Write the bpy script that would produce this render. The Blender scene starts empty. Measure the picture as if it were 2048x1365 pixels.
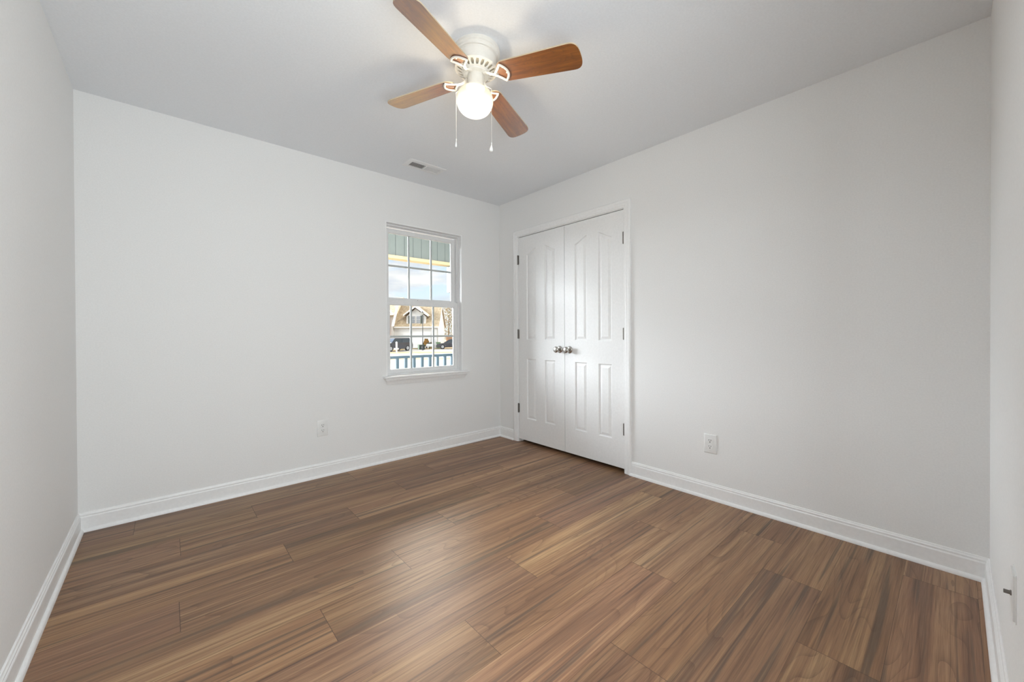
import bpy, bmesh, math, random
from mathutils import Vector, Matrix, Quaternion

random.seed(7)
S = bpy.context.scene
COL = S.collection

# ------------------------------------------------------------------ camera
H = 2.44
LA, LB = 3.03, 3.3045            # room: x from -LA to 0, y from -LB to 0
CAM = Vector((-2.6601, -3.2038, 1.0896))
cam_d = bpy.data.cameras.new('camera')
cam = bpy.data.objects.new('camera', cam_d); COL.objects.link(cam)
r = Vector((0.74906803, -0.66247422, -0.0049999))
u = Vector((0.00745518, 0.00088257, 0.99997182))
f = Vector((0.66245114, 0.74908419, -0.00559997))
m = Matrix((r, u, -f)).transposed().to_4x4()
m.translation = CAM
cam.matrix_world = m
cam_d.sensor_fit = 'HORIZONTAL'
cam_d.sensor_width = 36.0
cam_d.lens = 783.4563 / 2048 * 36.0
cam_d.shift_y = -11.4268 / 2048
cam_d.clip_start = 0.01
cam_d.clip_end = 1000
S.camera = cam

# ------------------------------------------------------------------ colour management
S.view_settings.view_transform = 'Standard'
S.view_settings.look = 'None'
S.view_settings.gamma = 1.0
S.view_settings.use_curve_mapping = False
S.view_settings.exposure = 0.0
S.cycles.use_denoising = True
S.cycles.max_bounces = 10
S.cycles.diffuse_bounces = 7
S.cycles.glossy_bounces = 4
S.cycles.transparent_max_bounces = 12
S.cycles.sample_clamp_indirect = 6.0
S.cycles.caustics_reflective = False
S.cycles.caustics_refractive = False


def lin(c):
    c = c / 255.0
    return c / 12.92 if c <= 0.04045 else ((c + 0.055) / 1.055) ** 2.4


def rgb(r_, g_, b_):
    return (lin(r_), lin(g_), lin(b_), 1.0)


# ------------------------------------------------------------------ node helpers
class NT:
    def __init__(self, tree):
        self.t = tree; self.n = tree.nodes; self.l = tree.links

    def new(self, typ, **kw):
        nd = self.n.new(typ)
        for k, v in kw.items():
            if k.startswith('i_'):
                nd.inputs[k[2:].replace('_', ' ')].default_value = v
            else:
                setattr(nd, k, v)
        return nd

    def link(self, a, b):
        self.l.new(a, b)

    def math(self, op, a, b=None, c=None, clamp=False):
        nd = self.n.new('ShaderNodeMath'); nd.operation = op; nd.use_clamp = clamp
        for i, v in enumerate((a, b, c)):
            if v is None: continue
            if isinstance(v, (int, float)): nd.inputs[i].default_value = v
            else: self.l.new(v, nd.inputs[i])
        return nd.outputs[0]

    def mix(self, fac, a, b, blend='MIX'):
        nd = self.n.new('ShaderNodeMix'); nd.data_type = 'RGBA'; nd.blend_type = blend
        for i, v in ((0, fac), (6, a), (7, b)):
            if isinstance(v, (int, float)): nd.inputs[i].default_value = v
            elif isinstance(v, tuple): nd.inputs[i].default_value = v
            else: self.l.new(v, nd.inputs[i])
        return nd.outputs[2]

    def ramp(self, fac, stops, interp='LINEAR'):
        nd = self.n.new('ShaderNodeValToRGB'); cr = nd.color_ramp; cr.interpolation = interp
        while len(cr.elements) < len(stops): cr.elements.new(0.5)
        for e, (p_, c_) in zip(cr.elements, stops):
            e.position = p_; e.color = c_ if isinstance(c_, tuple) else (c_, c_, c_, 1)
        self.l.new(fac, nd.inputs[0])
        return nd.outputs[0]

    def maprange(self, v, a, b, c, d, smooth=False):
        nd = self.n.new('ShaderNodeMapRange'); nd.clamp = True
        if smooth: nd.interpolation_type = 'SMOOTHSTEP'
        self.l.new(v, nd.inputs[0])
        for i, x in enumerate((a, b, c, d)): nd.inputs[i + 1].default_value = x
        return nd.outputs[0]


# ------------------------------------------------------------------ world: blue sky with white clouds,
# much brighter bands added high up and to the west, clear blue low over the houses
SKY_HIGH = 38.0        # added bright band high up, feeds the window glare on the floor
SKY_WEST = 24.0       # added bright band to the west, out of the window's direct view
world = bpy.data.worlds.new('world'); S.world = world; world.use_nodes = True
w = NT(world.node_tree)
for nd in list(w.n): w.n.remove(nd)
tc = w.new('ShaderNodeTexCoord')
sep = w.new('ShaderNodeSeparateXYZ'); w.link(tc.outputs['Generated'], sep.inputs[0])
X, Y, Z = sep.outputs
hor = w.math('SQRT', w.math('ADD', w.math('MULTIPLY', X, X), w.math('MULTIPLY', Y, Y)))
slope = w.math('DIVIDE', Z, w.math('ADD', hor, 0.001))
mp = w.new('ShaderNodeMapping'); w.link(tc.outputs['Generated'], mp.inputs[0])
mp.inputs['Scale'].default_value = (1.0, 1.0, 3.6)
mp.inputs['Location'].default_value = (0.35, 0.1, 0.2)
cn = w.new('ShaderNodeTexNoise'); w.link(mp.outputs[0], cn.inputs[0])
cn.inputs['Scale'].default_value = 4.2; cn.inputs['Detail'].default_value = 7; cn.inputs['Roughness'].default_value = 0.55
cn.inputs['Distortion'].default_value = 0.6
cloud = w.maprange(cn.outputs[0], 0.40, 0.56, 0.0, 1.0, True)
skyc = w.ramp(w.maprange(slope, 0.0, 0.6, 0, 1), [(0.0, rgb(226, 236, 240)), (0.25, rgb(205, 226, 244)), (0.6, rgb(165, 200, 240)), (1.0, rgb(130, 175, 235))])
cl2 = w.new('ShaderNodeTexNoise'); w.link(mp.outputs[0], cl2.inputs[0]); cl2.inputs['Scale'].default_value = 9.0; cl2.inputs['Detail'].default_value = 4
cloudc = w.mix(w.maprange(cl2.outputs[0], 0.35, 0.65, 0, 1), rgb(206, 212, 222), rgb(246, 243, 240))
vis = w.mix(cloud, skyc, cloudc)
# masks of the added bright bands that light the room through the window
s1 = w.math('MULTIPLY', w.maprange(slope, 0.27, 0.52, 0.0, 1.0, True), w.maprange(slope, 1.5, 1.0, 0.0, 1.0, True))
# azimuth measured from +Y: negative = west (left of the window as seen from inside)
azi = w.math('DIVIDE', X, w.math('ADD', hor, 0.001))
s1 = w.math('MULTIPLY', s1, w.maprange(azi, -0.2, 0.1, 0.0, 1.0, True))
s2 = w.maprange(azi, 0.30, 0.02, 0.0, 1.0, True)
s2 = w.math('MULTIPLY', s2, w.maprange(slope, -0.02, 0.06, 0.0, 1.0))
s3 = w.maprange(Y, 0.02, 0.30, 0.0, 1.0, True)
s4 = w.maprange(azi, 0.05, -0.55, 1.0, 1.5)
s2 = w.math('MULTIPLY', s2, w.maprange(slope, 0.75, 0.30, 0.0, 1.0, True))
boost = w.math('MULTIPLY', w.math('MAXIMUM', s1, s2), s3)
strength = w.math('ADD', w.math('MULTIPLY', w.math('ADD', w.math('MULTIPLY', s1, SKY_HIGH), w.math('MULTIPLY', w.math('MULTIPLY', s2, s4), SKY_WEST)), s3), 1.28)
bgc = w.mix(w.math('MULTIPLY', s1, s3), w.mix(w.math('MULTIPLY', s2, s3), vis, (0.93, 0.97, 1.03, 1)), (1.0, 0.90, 0.79, 1))
bg = w.new('ShaderNodeBackground'); w.link(bgc, bg.inputs[0]); w.link(strength, bg.inputs[1])
wo = w.new('ShaderNodeOutputWorld'); w.link(bg.outputs[0], wo.inputs[0])
world.cycles.sampling_method = 'MANUAL'; world.cycles.sample_map_resolution = 512

# sun: behind and to the right of the photographer, lights the fronts of the houses over the street
sun_d = bpy.data.lights.new('sun', 'SUN'); sun_d.energy = 2.2; sun_d.angle = math.radians(0.6); sun_d.color = (1.0, 0.95, 0.87)
sun = bpy.data.objects.new('sun', sun_d); COL.objects.link(sun)
sun.rotation_euler = Vector((0.28, -0.72, 0.62)).to_track_quat('Z', 'Y').to_euler()

# added fill light in the unseen doorway behind the camera, brightens the room
fill_lamp_d = bpy.data.lights.new('added_fill_light', 'AREA'); fill_lamp_d.shape = 'RECTANGLE'
fill_lamp_d.size = 0.74; fill_lamp_d.size_y = 1.6; fill_lamp_d.energy = 43.0; fill_lamp_d.color = (0.905, 0.99, 1.03)
fill_lamp = bpy.data.objects.new('added_fill_light', fill_lamp_d); COL.objects.link(fill_lamp)
fill_lamp.location = (-2.24, -3.50, 1.20)
fill_lamp.rotation_euler = (math.radians(90), 0, 0)   # faces +Y, into the room


# ------------------------------------------------------------------ materials
def mat(name, color=(0.8, 0.8, 0.8, 1), rough=0.5, metal=0.0, spec=0.5, bump=None, coat=0.0):
    m_ = bpy.data.materials.new(name); m_.use_nodes = True
    t = NT(m_.node_tree); b = t.n['Principled BSDF']
    b.inputs['Base Color'].default_value = color
    b.inputs['Roughness'].default_value = rough
    b.inputs['Metallic'].default_value = metal
    b.inputs['Specular IOR Level'].default_value = spec
    b.inputs['Coat Weight'].default_value = coat
    tcn = t.new('ShaderNodeTexCoord')
    nz = t.new('ShaderNodeTexNoise'); t.link(tcn.outputs['Object'], nz.inputs[0])
    sc_, st_ = bump or (60.0, 0.0)
    nz.inputs['Scale'].default_value = sc_; nz.inputs['Detail'].default_value = 3
    # a trace of unevenness in the finish
    v = t.mix(t.maprange(nz.outputs[0], 0.3, 0.7, 0, 1), tuple(c * 0.975 for c in color[:3]) + (1,), tuple(min(1, c * 1.02) for c in color[:3]) + (1,))
    t.link(v, b.inputs['Base Color'])
    if st_:
        bp = t.new('ShaderNodeBump'); bp.inputs['Strength'].default_value = st_; bp.inputs['Distance'].default_value = 0.002
        t.link(nz.outputs[0], bp.inputs['Height']); t.link(bp.outputs[0], b.inputs['Normal'])
    return m_


M = {}
M['wall'] = mat('wall_paint', (0.815, 0.813, 0.806, 1), 0.75, spec=0.3, bump=(140, 0.12))
M['ceiling'] = mat('ceiling_paint', (0.82, 0.84, 0.865, 1), 0.9, spec=0.2, bump=(120, 0.10))
M['trim'] = mat('trim_paint', (0.87, 0.87, 0.868, 1), 0.38, spec=0.5)
M['door'] = mat('door_paint', (0.85, 0.85, 0.847, 1), 0.42, spec=0.5)
M['vinyl'] = mat('window_vinyl', (0.80, 0.80, 0.80, 1), 0.35)
M['nickel'] = mat('satin_nickel', (0.55, 0.53, 0.50, 1), 0.22, metal=1.0)
M['hinge'] = mat('hinge_steel', (0.20, 0.185, 0.17, 1), 0.42, metal=1.0)
M['plate'] = mat('outlet_plastic', (0.80, 0.80, 0.79, 1), 0.35)
M['dark'] = mat('dark_slot', (0.03, 0.03, 0.03, 1), 0.6)
M['vent'] = mat('vent_enamel', (0.80, 0.80, 0.80, 1), 0.4)
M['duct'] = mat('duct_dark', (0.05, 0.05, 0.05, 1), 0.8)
M['fan'] = mat('fan_enamel', (0.80, 0.765, 0.70, 1), 0.32)
M['fan_inner'] = mat('fan_inner', (0.55, 0.49, 0.38, 1), 0.5)
M['crystal'] = mat('pull_acrylic', (0.85, 0.85, 0.83, 1), 0.08, spec=0.8)
M['closet'] = mat('closet_paint', (0.40, 0.38, 0.35, 1), 0.8)


def wood_floor():
    m_ = bpy.data.materials.new('vinyl_plank'); m_.use_nodes = True
    t = NT(m_.node_tree); b = t.n['Principled BSDF']
    at = t.new('ShaderNodeAttribute', attribute_name='plank')        # r,g,b random per plank
    ps = t.new('ShaderNodeSeparateColor'); t.link(at.outputs['Color'], ps.inputs[0])
    R1, R2, R3 = ps.outputs
    tcn = t.new('ShaderNodeTexCoord')
    sx = t.new('ShaderNodeSeparateXYZ'); t.link(tcn.outputs['Object'], sx.inputs[0])

    def coords(kx, ky, ox=37.0, oy=11.0):
        cx = t.math('ADD', t.math('MULTIPLY', sx.outputs[0], kx), t.math('MULTIPLY', R1, ox))
        cy = t.math('ADD', t.math('MULTIPLY', sx.outputs[1], ky), t.math('MULTIPLY', R2, oy))
        cb = t.new('ShaderNodeCombineXYZ'); t.link(cx, cb.inputs[0]); t.link(cy, cb.inputs[1]); t.link(t.math('MULTIPLY', R3, 9.0), cb.inputs[2])
        return cb.outputs[0]

    def noise(vec, sc=1.0, det=2, rough=0.5, dist=0.0):
        n = t.new('ShaderNodeTexNoise'); t.link(vec, n.inputs[0])
        n.inputs['Scale'].default_value = sc; n.inputs['Detail'].default_value = det
        n.inputs['Roughness'].default_value = rough; n.inputs['Distortion'].default_value = dist
        return n.outputs[0]
    # wide colour streaks along the board
    streak = noise(coords(0.50, 13.0), 1.0, 4, 0.62, 0.45)
    streak2 = noise(coords(0.75, 38.0, 19.0, 53.0), 1.0, 2, 0.5, 0.25)
    lines = noise(coords(1.6, 110.0, 13.0, 41.0), 1.0, 3, 0.6, 0.15)
    # cathedral figure: contour lines of a stretched soft field
    field = noise(coords(0.95, 5.6, 71.0, 29.0), 1.0, 1, 0.4, 0.35)
    ring = t.math('FRACT', t.math('MULTIPLY', field, 17.0))
    ring = t.math('POWER', ring, 5.0)
    ring = t.math('MULTIPLY', ring, t.maprange(noise(coords(1.1, 6.0, 5.0, 83.0)), 0.40, 0.58, 0, 1, True))
    fine = noise(coords(9.0, 420.0), 1.0, 2, 0.6)
    col = t.ramp(streak, [(0.27, rgb(118, 96, 80)), (0.38, rgb(136, 104, 81)), (0.46, rgb(150, 114, 88)), (0.54, rgb(160, 124, 95)), (0.62, rgb(174, 138, 106)), (0.74, rgb(190, 156, 120))])
    gray = t.maprange(streak2, 0.58, 0.68, 0.0, 0.75, True)
    col = t.mix(gray, col, rgb(98, 83, 72))
    lite = t.maprange(streak2, 0.40, 0.29, 0.0, 0.60, True)
    col = t.mix(lite, col, rgb(196, 160, 122))
    col = t.mix(t.maprange(lines, 0.52, 0.66, 0.0, 0.50), col, rgb(96, 70, 54))
    col = t.mix(t.maprange(lines, 0.44, 0.32, 0.0, 0.30), col, rgb(190, 152, 114))
    col = t.mix(t.math('MULTIPLY', ring, 0.42), col, rgb(86, 60, 46))
    col = t.mix(t.maprange(fine, 0.38, 0.66, 0.0, 0.26), col, rgb(86, 64, 50))
    # per-plank tone and warmth
    tone = t.maprange(R3, 0, 1, 0.70, 0.97)
    tn = t.new('ShaderNodeCombineColor'); t.link(t.math('MULTIPLY', tone, 1.03), tn.inputs[0]); t.link(t.math('MULTIPLY', tone, t.maprange(R2, 0, 1, 0.985, 1.035)), tn.inputs[1]); t.link(t.math('MULTIPLY', tone, t.maprange(R1, 0, 1, 0.90, 1.02)), tn.inputs[2])
    col = t.mix(1.0, col, tn.outputs[0], 'MULTIPLY')
    t.link(col, b.inputs['Base Color'])
    t.link(t.maprange(fine, 0.3, 0.7, 0.36, 0.44), b.inputs['Roughness'])
    b.inputs['Specular IOR Level'].default_value = 0.36
    bp = t.new('ShaderNodeBump'); bp.inputs['Strength'].default_value = 0.10; bp.inputs['Distance'].default_value = 0.001
    t.link(fine, bp.inputs['Height']); t.link(bp.outputs[0], b.inputs['Normal'])
    return m_


M['floor'] = wood_floor()
M['seam'] = mat('floor_seam', rgb(70, 54, 44), 0.6)


def blade_wood():
    m_ = bpy.data.materials.new('blade_wood'); m_.use_nodes = True
    t = NT(m_.node_tree); b = t.n['Principled BSDF']
    tcn = t.new('ShaderNodeTexCoord')
    sx = t.new('ShaderNodeSeparateXYZ'); t.link(tcn.outputs['Object'], sx.inputs[0])

    def noise(kx, ky, det, dist=0.3):
        cb = t.new('ShaderNodeCombineXYZ'); t.link(t.math('MULTIPLY', sx.outputs[0], kx), cb.inputs[0]); t.link(t.math('MULTIPLY', sx.outputs[1], ky), cb.inputs[1])
        n = t.new('ShaderNodeTexNoise'); t.link(cb.outputs[0], n.inputs[0]); n.inputs['Scale'].default_value = 1; n.inputs['Detail'].default_value = det; n.inputs['Distortion'].default_value = dist
        return n.outputs[0]
    fld = noise(4.5, 22, 1)
    ring = t.math('FRACT', t.math('MULTIPLY', fld, 14.0))
    base = t.ramp(noise(5, 60, 3), [(0.3, rgb(120, 66, 14)), (0.5, rgb(142, 80, 20)), (0.7, rgb(160, 96, 28))])
    col = t.mix(t.math('MULTIPLY', t.math('POWER', ring, 3.0), 0.45), base, rgb(96, 56, 26))
    col = t.mix(t.maprange(noise(30, 500, 2), 0.35, 0.7, 0, 0.25), col, rgb(84, 50, 24))
    t.link(col, b.inputs['Base Color'])
    b.inputs['Roughness'].default_value = 0.34
    b.inputs['Specular IOR Level'].default_value = 0.7
    b.inputs['Coat Weight'].default_value = 1.0; b.inputs['Coat Roughness'].default_value = 0.20; b.inputs['Coat IOR'].default_value = 2.2
    return m_


M['blade'] = blade_wood()
M['blade_edge'] = mat('blade_edge', rgb(196, 178, 150), 0.5)


def globe_mat():
    m_ = bpy.data.materials.new('lit_opal_glass'); m_.use_nodes = True
    t = NT(m_.node_tree)
    for nd in list(t.n): t.n.remove(nd)
    g = t.new('ShaderNodeTexCoord'); s_ = t.new('ShaderNodeSeparateXYZ'); t.link(g.outputs['Object'], s_.inputs[0])
    # bulb's hot spot put into the glow: whiter and stronger towards the bottom
    k = t.maprange(s_.outputs[2], -0.060, 0.020, 1.0, 0.0, True)
    em = t.new('ShaderNodeEmission')
    t.link(t.mix(k, (1.0, 0.90, 0.66, 1), (1.0, 0.95, 0.85, 1)), em.inputs[0])
    t.link(t.maprange(k, 0, 1, 1.25, 2.6), em.inputs[1])
    tr = t.new('ShaderNodeBsdfTransparent'); tr.inputs[0].default_value = (1, 0.97, 0.9, 1)
    gl = t.new('ShaderNodeBsdfGlossy'); gl.inputs['Roughness'].default_value = 0.08
    mx = t.new('ShaderNodeMixShader'); mx.inputs[0].default_value = 0.88
    t.link(tr.outputs[0], mx.inputs[1]); t.link(em.outputs[0], mx.inputs[2])
    fr = t.new('ShaderNodeFresnel'); fr.inputs[0].default_value = 1.4
    m2 = t.new('ShaderNodeMixShader'); t.link(fr.outputs[0], m2.inputs[0]); t.link(mx.outputs[0], m2.inputs[1]); t.link(gl.outputs[0], m2.inputs[2])
    o = t.new('ShaderNodeOutputMaterial'); t.link(m2.outputs[0], o.inputs[0])
    return m_


M['globe'] = globe_mat()


def glass_mat():
    m_ = bpy.data.materials.new('window_glass'); m_.use_nodes = True
    t = NT(m_.node_tree)
    for nd in list(t.n): t.n.remove(nd)
    tr = t.new('ShaderNodeBsdfTransparent'); tr.inputs[0].default_value = (0.97, 0.985, 0.98, 1)
    gl = t.new('ShaderNodeBsdfGlossy'); gl.inputs['Roughness'].default_value = 0.02
    fr = t.new('ShaderNodeFresnel'); fr.inputs[0].default_value = 1.35
    mx = t.new('ShaderNodeMixShader'); t.link(fr.outputs[0], mx.inputs[0]); t.link(tr.outputs[0], mx.inputs[1]); t.link(gl.outputs[0], mx.inputs[2])
    o = t.new('ShaderNodeOutputMaterial'); t.link(mx.outputs[0], o.inputs[0])
    return m_


M['glass'] = glass_mat()


def stripes(name, c1, c2, axis, period, width, rough=0.6):
    """horizontal/vertical board joints: thin darker line each period along an axis (object space)"""
    m_ = bpy.data.materials.new(name); m_.use_nodes = True
    t = NT(m_.node_tree); b = t.n['Principled BSDF']
    g = t.new('ShaderNodeTexCoord'); s_ = t.new('ShaderNodeSeparateXYZ'); t.link(g.outputs['Object'], s_.inputs[0])
    fr = t.math('FRACT', t.math('DIVIDE', s_.outputs[axis], period))
    k = t.math('LESS_THAN', fr, width)
    nz = t.new('ShaderNodeTexNoise'); t.link(g.outputs['Object'], nz.inputs[0]); nz.inputs['Scale'].default_value = 6
    base = t.mix(t.maprange(nz.outputs[0], 0.3, 0.7, 0, 1), c1, tuple(x * 0.93 for x in c1[:3]) + (1,))
    t.link(t.mix(k, base, c2), b.inputs['Base Color']); b.inputs['Roughness'].default_value = rough
    return m_


def noisy(name, cols, scale, rough=0.9, det=6):
    m_ = bpy.data.materials.new(name); m_.use_nodes = True
    t = NT(m_.node_tree); b = t.n['Principled BSDF']
    g = t.new('ShaderNodeTexCoord'); nz = t.new('ShaderNodeTexNoise'); t.link(g.outputs['Object'], nz.inputs[0])
    nz.inputs['Scale'].default_value = scale; nz.inputs['Detail'].default_value = det
    n = len(cols)
    t.link(t.ramp(nz.outputs[0], [(0.3 + 0.4 * i / (n - 1), c) for i, c in enumerate(cols)]), b.inputs['Base Color'])
    b.inputs['Roughness'].default_value = rough; b.inputs['Specular IOR Level'].default_value = 0.2
    return m_


def brick_mat():
    m_ = bpy.data.materials.new('orange_brick'); m_.use_nodes = True
    t = NT(m_.node_tree); b = t.n['Principled BSDF']
    g = t.new('ShaderNodeTexCoord'); mp_ = t.new('ShaderNodeMapping'); t.link(g.outputs['Object'], mp_.inputs[0])
    mp_.inputs['Rotation'].default_value = (math.radians(90), 0, 0)
    bk = t.new('ShaderNodeTexBrick'); t.link(mp_.outputs[0], bk.inputs[0])
    bk.inputs['Color1'].default_value = rgb(200, 142, 98); bk.inputs['Color2'].default_value = rgb(186, 124, 84)
    bk.inputs['Mortar'].default_value = rgb(205, 185, 165); bk.inputs['Scale'].default_value = 3.0
    t.link(bk.outputs[0], b.inputs['Base Color']); b.inputs['Roughness'].default_value = 0.9
    return m_


M['brick'] = brick_mat()
M['siding'] = stripes('white_siding', rgb(226, 222, 216), rgb(206, 200, 194), 2, 0.2, 0.12)
M['white_ext'] = mat('white_exterior', rgb(228, 225, 220), 0.6)
M['shingle'] = noisy('tan_shingles', [rgb(160, 140, 112), rgb(182, 162, 132), rgb(198, 178, 148)], 3.0)
M['shutter'] = mat('shutter_paint', rgb(74, 82, 72), 0.5)
M['house_glass'] = mat('house_window', rgb(150, 152, 156), 0.15)
M['grass'] = noisy('winter_grass', [rgb(96, 84, 46), rgb(120, 98, 58), rgb(132, 110, 70)], 1.5)
M['concrete'] = noisy('pale_concrete', [rgb(112, 110, 106), rgb(120, 118, 114), rgb(128, 126, 122)], 0.8)
M['porch_floor'] = noisy('porch_concrete', [rgb(198, 196, 190), rgb(208, 206, 201)], 3.0)
M['rail'] = mat('porch_rail_paint', rgb(50, 72, 84), 0.4)
M['frieze'] = stripes('porch_frieze_panel', rgb(108, 116, 112), rgb(64, 70, 70), 0, 0.1285, 0.06)
M['cream'] = mat('cream_trim', rgb(190, 172, 134), 0.5)
M['navy'] = mat('car_navy', (0.010, 0.016, 0.035, 1), 0.18, spec=0.6, coat=0.8)
M['carglass'] = mat('car_glass', (0.03, 0.04, 0.045, 1), 0.08, spec=0.8)
M['tyre'] = mat('tyre_rubber', (0.02, 0.02, 0.02, 1), 0.8)
M['rim'] = mat('wheel_rim', (0.55, 0.55, 0.56, 1), 0.35, metal=0.6)
M['black'] = mat('black_metal', (0.025, 0.025, 0.027, 1), 0.45)
M['lantern'] = mat('lantern_glass', rgb(205, 205, 195), 0.2)
M['util'] = mat('utility_green', rgb(72, 92, 66), 0.6)
M['util_dark'] = mat('utility_dark', rgb(40, 50, 40), 0.6)
M['bin'] = mat('bin_green', rgb(96, 122, 84), 0.5)
M['fence'] = stripes('fence_boards', rgb(160, 124, 92), rgb(110, 84, 62), 0, 0.14, 0.1)
M['leaf_tan'] = noisy('autumn_leaf', [rgb(150, 112, 64), rgb(128, 116, 62), rgb(176, 140, 92)], 0.7)
M['leaf_green'] = noisy('olive_leaf', [rgb(92, 98, 52), rgb(122, 116, 64), rgb(150, 128, 76)], 0.9)
M['leaf_yellow'] = noisy('yellow_leaf', [rgb(190, 160, 60), rgb(160, 110, 50), rgb(120, 110, 50)], 4)
M['bark'] = mat('bark', rgb(98, 82, 66), 0.9)


# ------------------------------------------------------------------ mesh helpers
def link_bm(name, bm, mt, parent=None, smooth=False, recalc=True):
    if recalc:
        bmesh.ops.recalc_face_normals(bm, faces=bm.faces[:])
    me = bpy.data.meshes.new(name); bm.to_mesh(me); bm.free()
    ms = mt if isinstance(mt, (list, tuple)) else [mt]
    for q in ms: me.materials.append(q)
    if smooth:
        for p_ in me.polygons: p_.use_smooth = True
        if smooth != True:
            me.set_sharp_from_angle(angle=math.radians(smooth))
    o = bpy.data.objects.new(name, me); COL.objects.link(o)
    if parent is not None: o.parent = parent
    return o


def box(bm, x0, x1, y0, y1, z0, z1, mi=0, M4=None):
    vs = [bm.verts.new((x, y, z)) for x in (x0, x1) for y in (y0, y1) for z in (z0, z1)]
    fs = [(0, 1, 3, 2), (4, 6, 7, 5), (0, 4, 5, 1), (2, 3, 7, 6), (0, 2, 6, 4), (1, 5, 7, 3)]
    for a in fs:
        fc = bm.faces.new([vs[i] for i in a]); fc.material_index = mi
    if M4 is not None:
        for v in vs: v.co = M4 @ v.co
    return vs


def bevel(bm, w_, seg=2, ang=30):
    es = [e for e in bm.edges if len(e.link_faces) == 2 and e.calc_face_angle(0) > math.radians(ang)]
    bmesh.ops.bevel(bm, geom=es, offset=w_, segments=seg, affect='EDGES', profile=0.6)


def prism(bm, poly, axis, a0, a1, mi=0, shrink=None):
    """poly of 2-D points; extruded along axis 0/1/2 from a0 to a1 (other two coords in order)"""
    def P3(p_, a):
        if axis == 0: return (a, p_[0], p_[1])
        if axis == 1: return (p_[0], a, p_[1])
        return (p_[0], p_[1], a)
    v0 = [bm.verts.new(P3(p_, a0(p_) if callable(a0) else a0)) for p_ in poly]
    v1 = [bm.verts.new(P3(p_, a1(p_) if callable(a1) else a1)) for p_ in poly]
    n = len(poly)
    for i in range(n):
        fc = bm.faces.new((v0[i], v0[(i + 1) % n], v1[(i + 1) % n], v1[i])); fc.material_index = mi
    for vs in (v0, v1[::-1]):
        fc = bm.faces.new(vs); fc.material_index = mi
    return v0 + v1


def lathe(bm, prof, seg=48, mi=0, M4=None, cap=True):
    rings = []
    for (rr, z) in prof:
        if rr < 1e-6:
            rings.append([bm.verts.new((0, 0, z))])
        else:
            rings.append([bm.verts.new((rr * math.cos(2 * math.pi * i / seg), rr * math.sin(2 * math.pi * i / seg), z)) for i in range(seg)])
    for a, b in zip(rings, rings[1:]):
        for i in range(seg):
            j = (i + 1) % seg
            if len(a) == 1 and len(b) == 1: continue
            if len(a) == 1: fc = bm.faces.new((a[0], b[i], b[j]))
            elif len(b) == 1: fc = bm.faces.new((a[i], a[j], b[0]))
            else: fc = bm.faces.new((a[i], a[j], b[j], b[i]))
            fc.material_index = mi
    if cap:
        for rg in (rings[0], rings[-1]):
            if len(rg) > 1:
                fc = bm.faces.new(rg); fc.material_index = mi
    vs = [v for rg in rings for v in rg]
    if M4 is not None:
        for v in vs: v.co = M4 @ v.co
    return vs


def tube(bm, pts, rad, seg=8, flat=1.0, mi=0, closed=False, up=Vector((0, 0, 1))):
    """tube along pts; cross-section rad wide and rad*flat thick along up"""
    pts = [Vector(p_) for p_ in pts]; n = len(pts); rings = []
    for i, p_ in enumerate(pts):
        a = pts[(i - 1) % n] if (closed or i > 0) else p_
        b = pts[(i + 1) % n] if (closed or i < n - 1) else p_
        d = (b - a).normalized()
        s = d.cross(up)
        if s.length < 1e-4: s = d.cross(Vector((1, 0, 0)))
        s.normalize(); t_ = s.cross(d).normalized()
        rr = rad[i] if isinstance(rad, (list, tuple)) else rad
        rings.append([bm.verts.new(p_ + s * rr * math.cos(2 * math.pi * k / seg) + t_ * rr * flat * math.sin(2 * math.pi * k / seg)) for k in range(seg)])
    prs = list(zip(rings, rings[1:]))
    if closed: prs.append((rings[-1], rings[0]))
    for a, b in prs:
        for k in range(seg):
            fc = bm.faces.new((a[k], a[(k + 1) % seg], b[(k + 1) % seg], b[k])); fc.material_index = mi
    if not closed:
        bm.faces.new(rings[0]); bm.faces.new(rings[-1])


def tag(o, label=None, cat=None, group=None, kind=None):
    if label: o['label'] = label
    if cat: o['category'] = cat
    if group: o['group'] = group
    if kind: o['kind'] = kind
    return o


def struct(o, label=None, cat=None):
    return tag(o, label, cat, kind='structure')


def empty(name, loc=(0, 0, 0), rotz=0.0):
    o = bpy.data.objects.new(name, None); COL.objects.link(o); o.location = loc; o.rotation_euler = (0, 0, rotz)
    o.empty_display_size = 0.1
    return o


def copy_tree(o, parent=None):
    c = o.copy(); COL.objects.link(c)
    if parent is not None: c.parent = parent
    for ch in list(o.children): copy_tree(ch, c)
    return c


# ------------------------------------------------------------------ room shell
T = 0.12
# back wall (window)
WX0, WX1, WZ0, WZ1 = -1.256, -0.476, 0.700, 2.052
bm = bmesh.new()
box(bm, -LA - T, WX0, 0, T, -0.1, H + .1); box(bm, WX1, T, 0, T, -0.1, H + .1)
box(bm, WX0, WX1, 0, T, -0.1, WZ0); box(bm, WX0, WX1, 0, T, WZ1, H + .1)
struct(link_bm('wall_back', bm, M['wall']), 'plain pale grey wall holding the small white window', 'wall')
# right wall (closet)
DY0, DY1, DZ = -0.274, -1.526, 2.070          # rough opening
bm = bmesh.new()
box(bm, 0, T, DY0, 0, -0.1, H + .1); box(bm, 0, T, -LB - T, DY1, -0.1, H + .1); box(bm, 0, T, DY1, DY0, DZ, H + .1)
struct(link_bm('wall_right', bm, M['wall']), 'pale grey wall holding the white double closet doors', 'wall')
bm = bmesh.new(); box(bm, -LA - T, -LA, -LB - T, 0, -0.1, H + .1)
struct(link_bm('wall_left', bm, M['wall']), 'narrow slice of blank grey wall at the left edge', 'wall')
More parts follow.
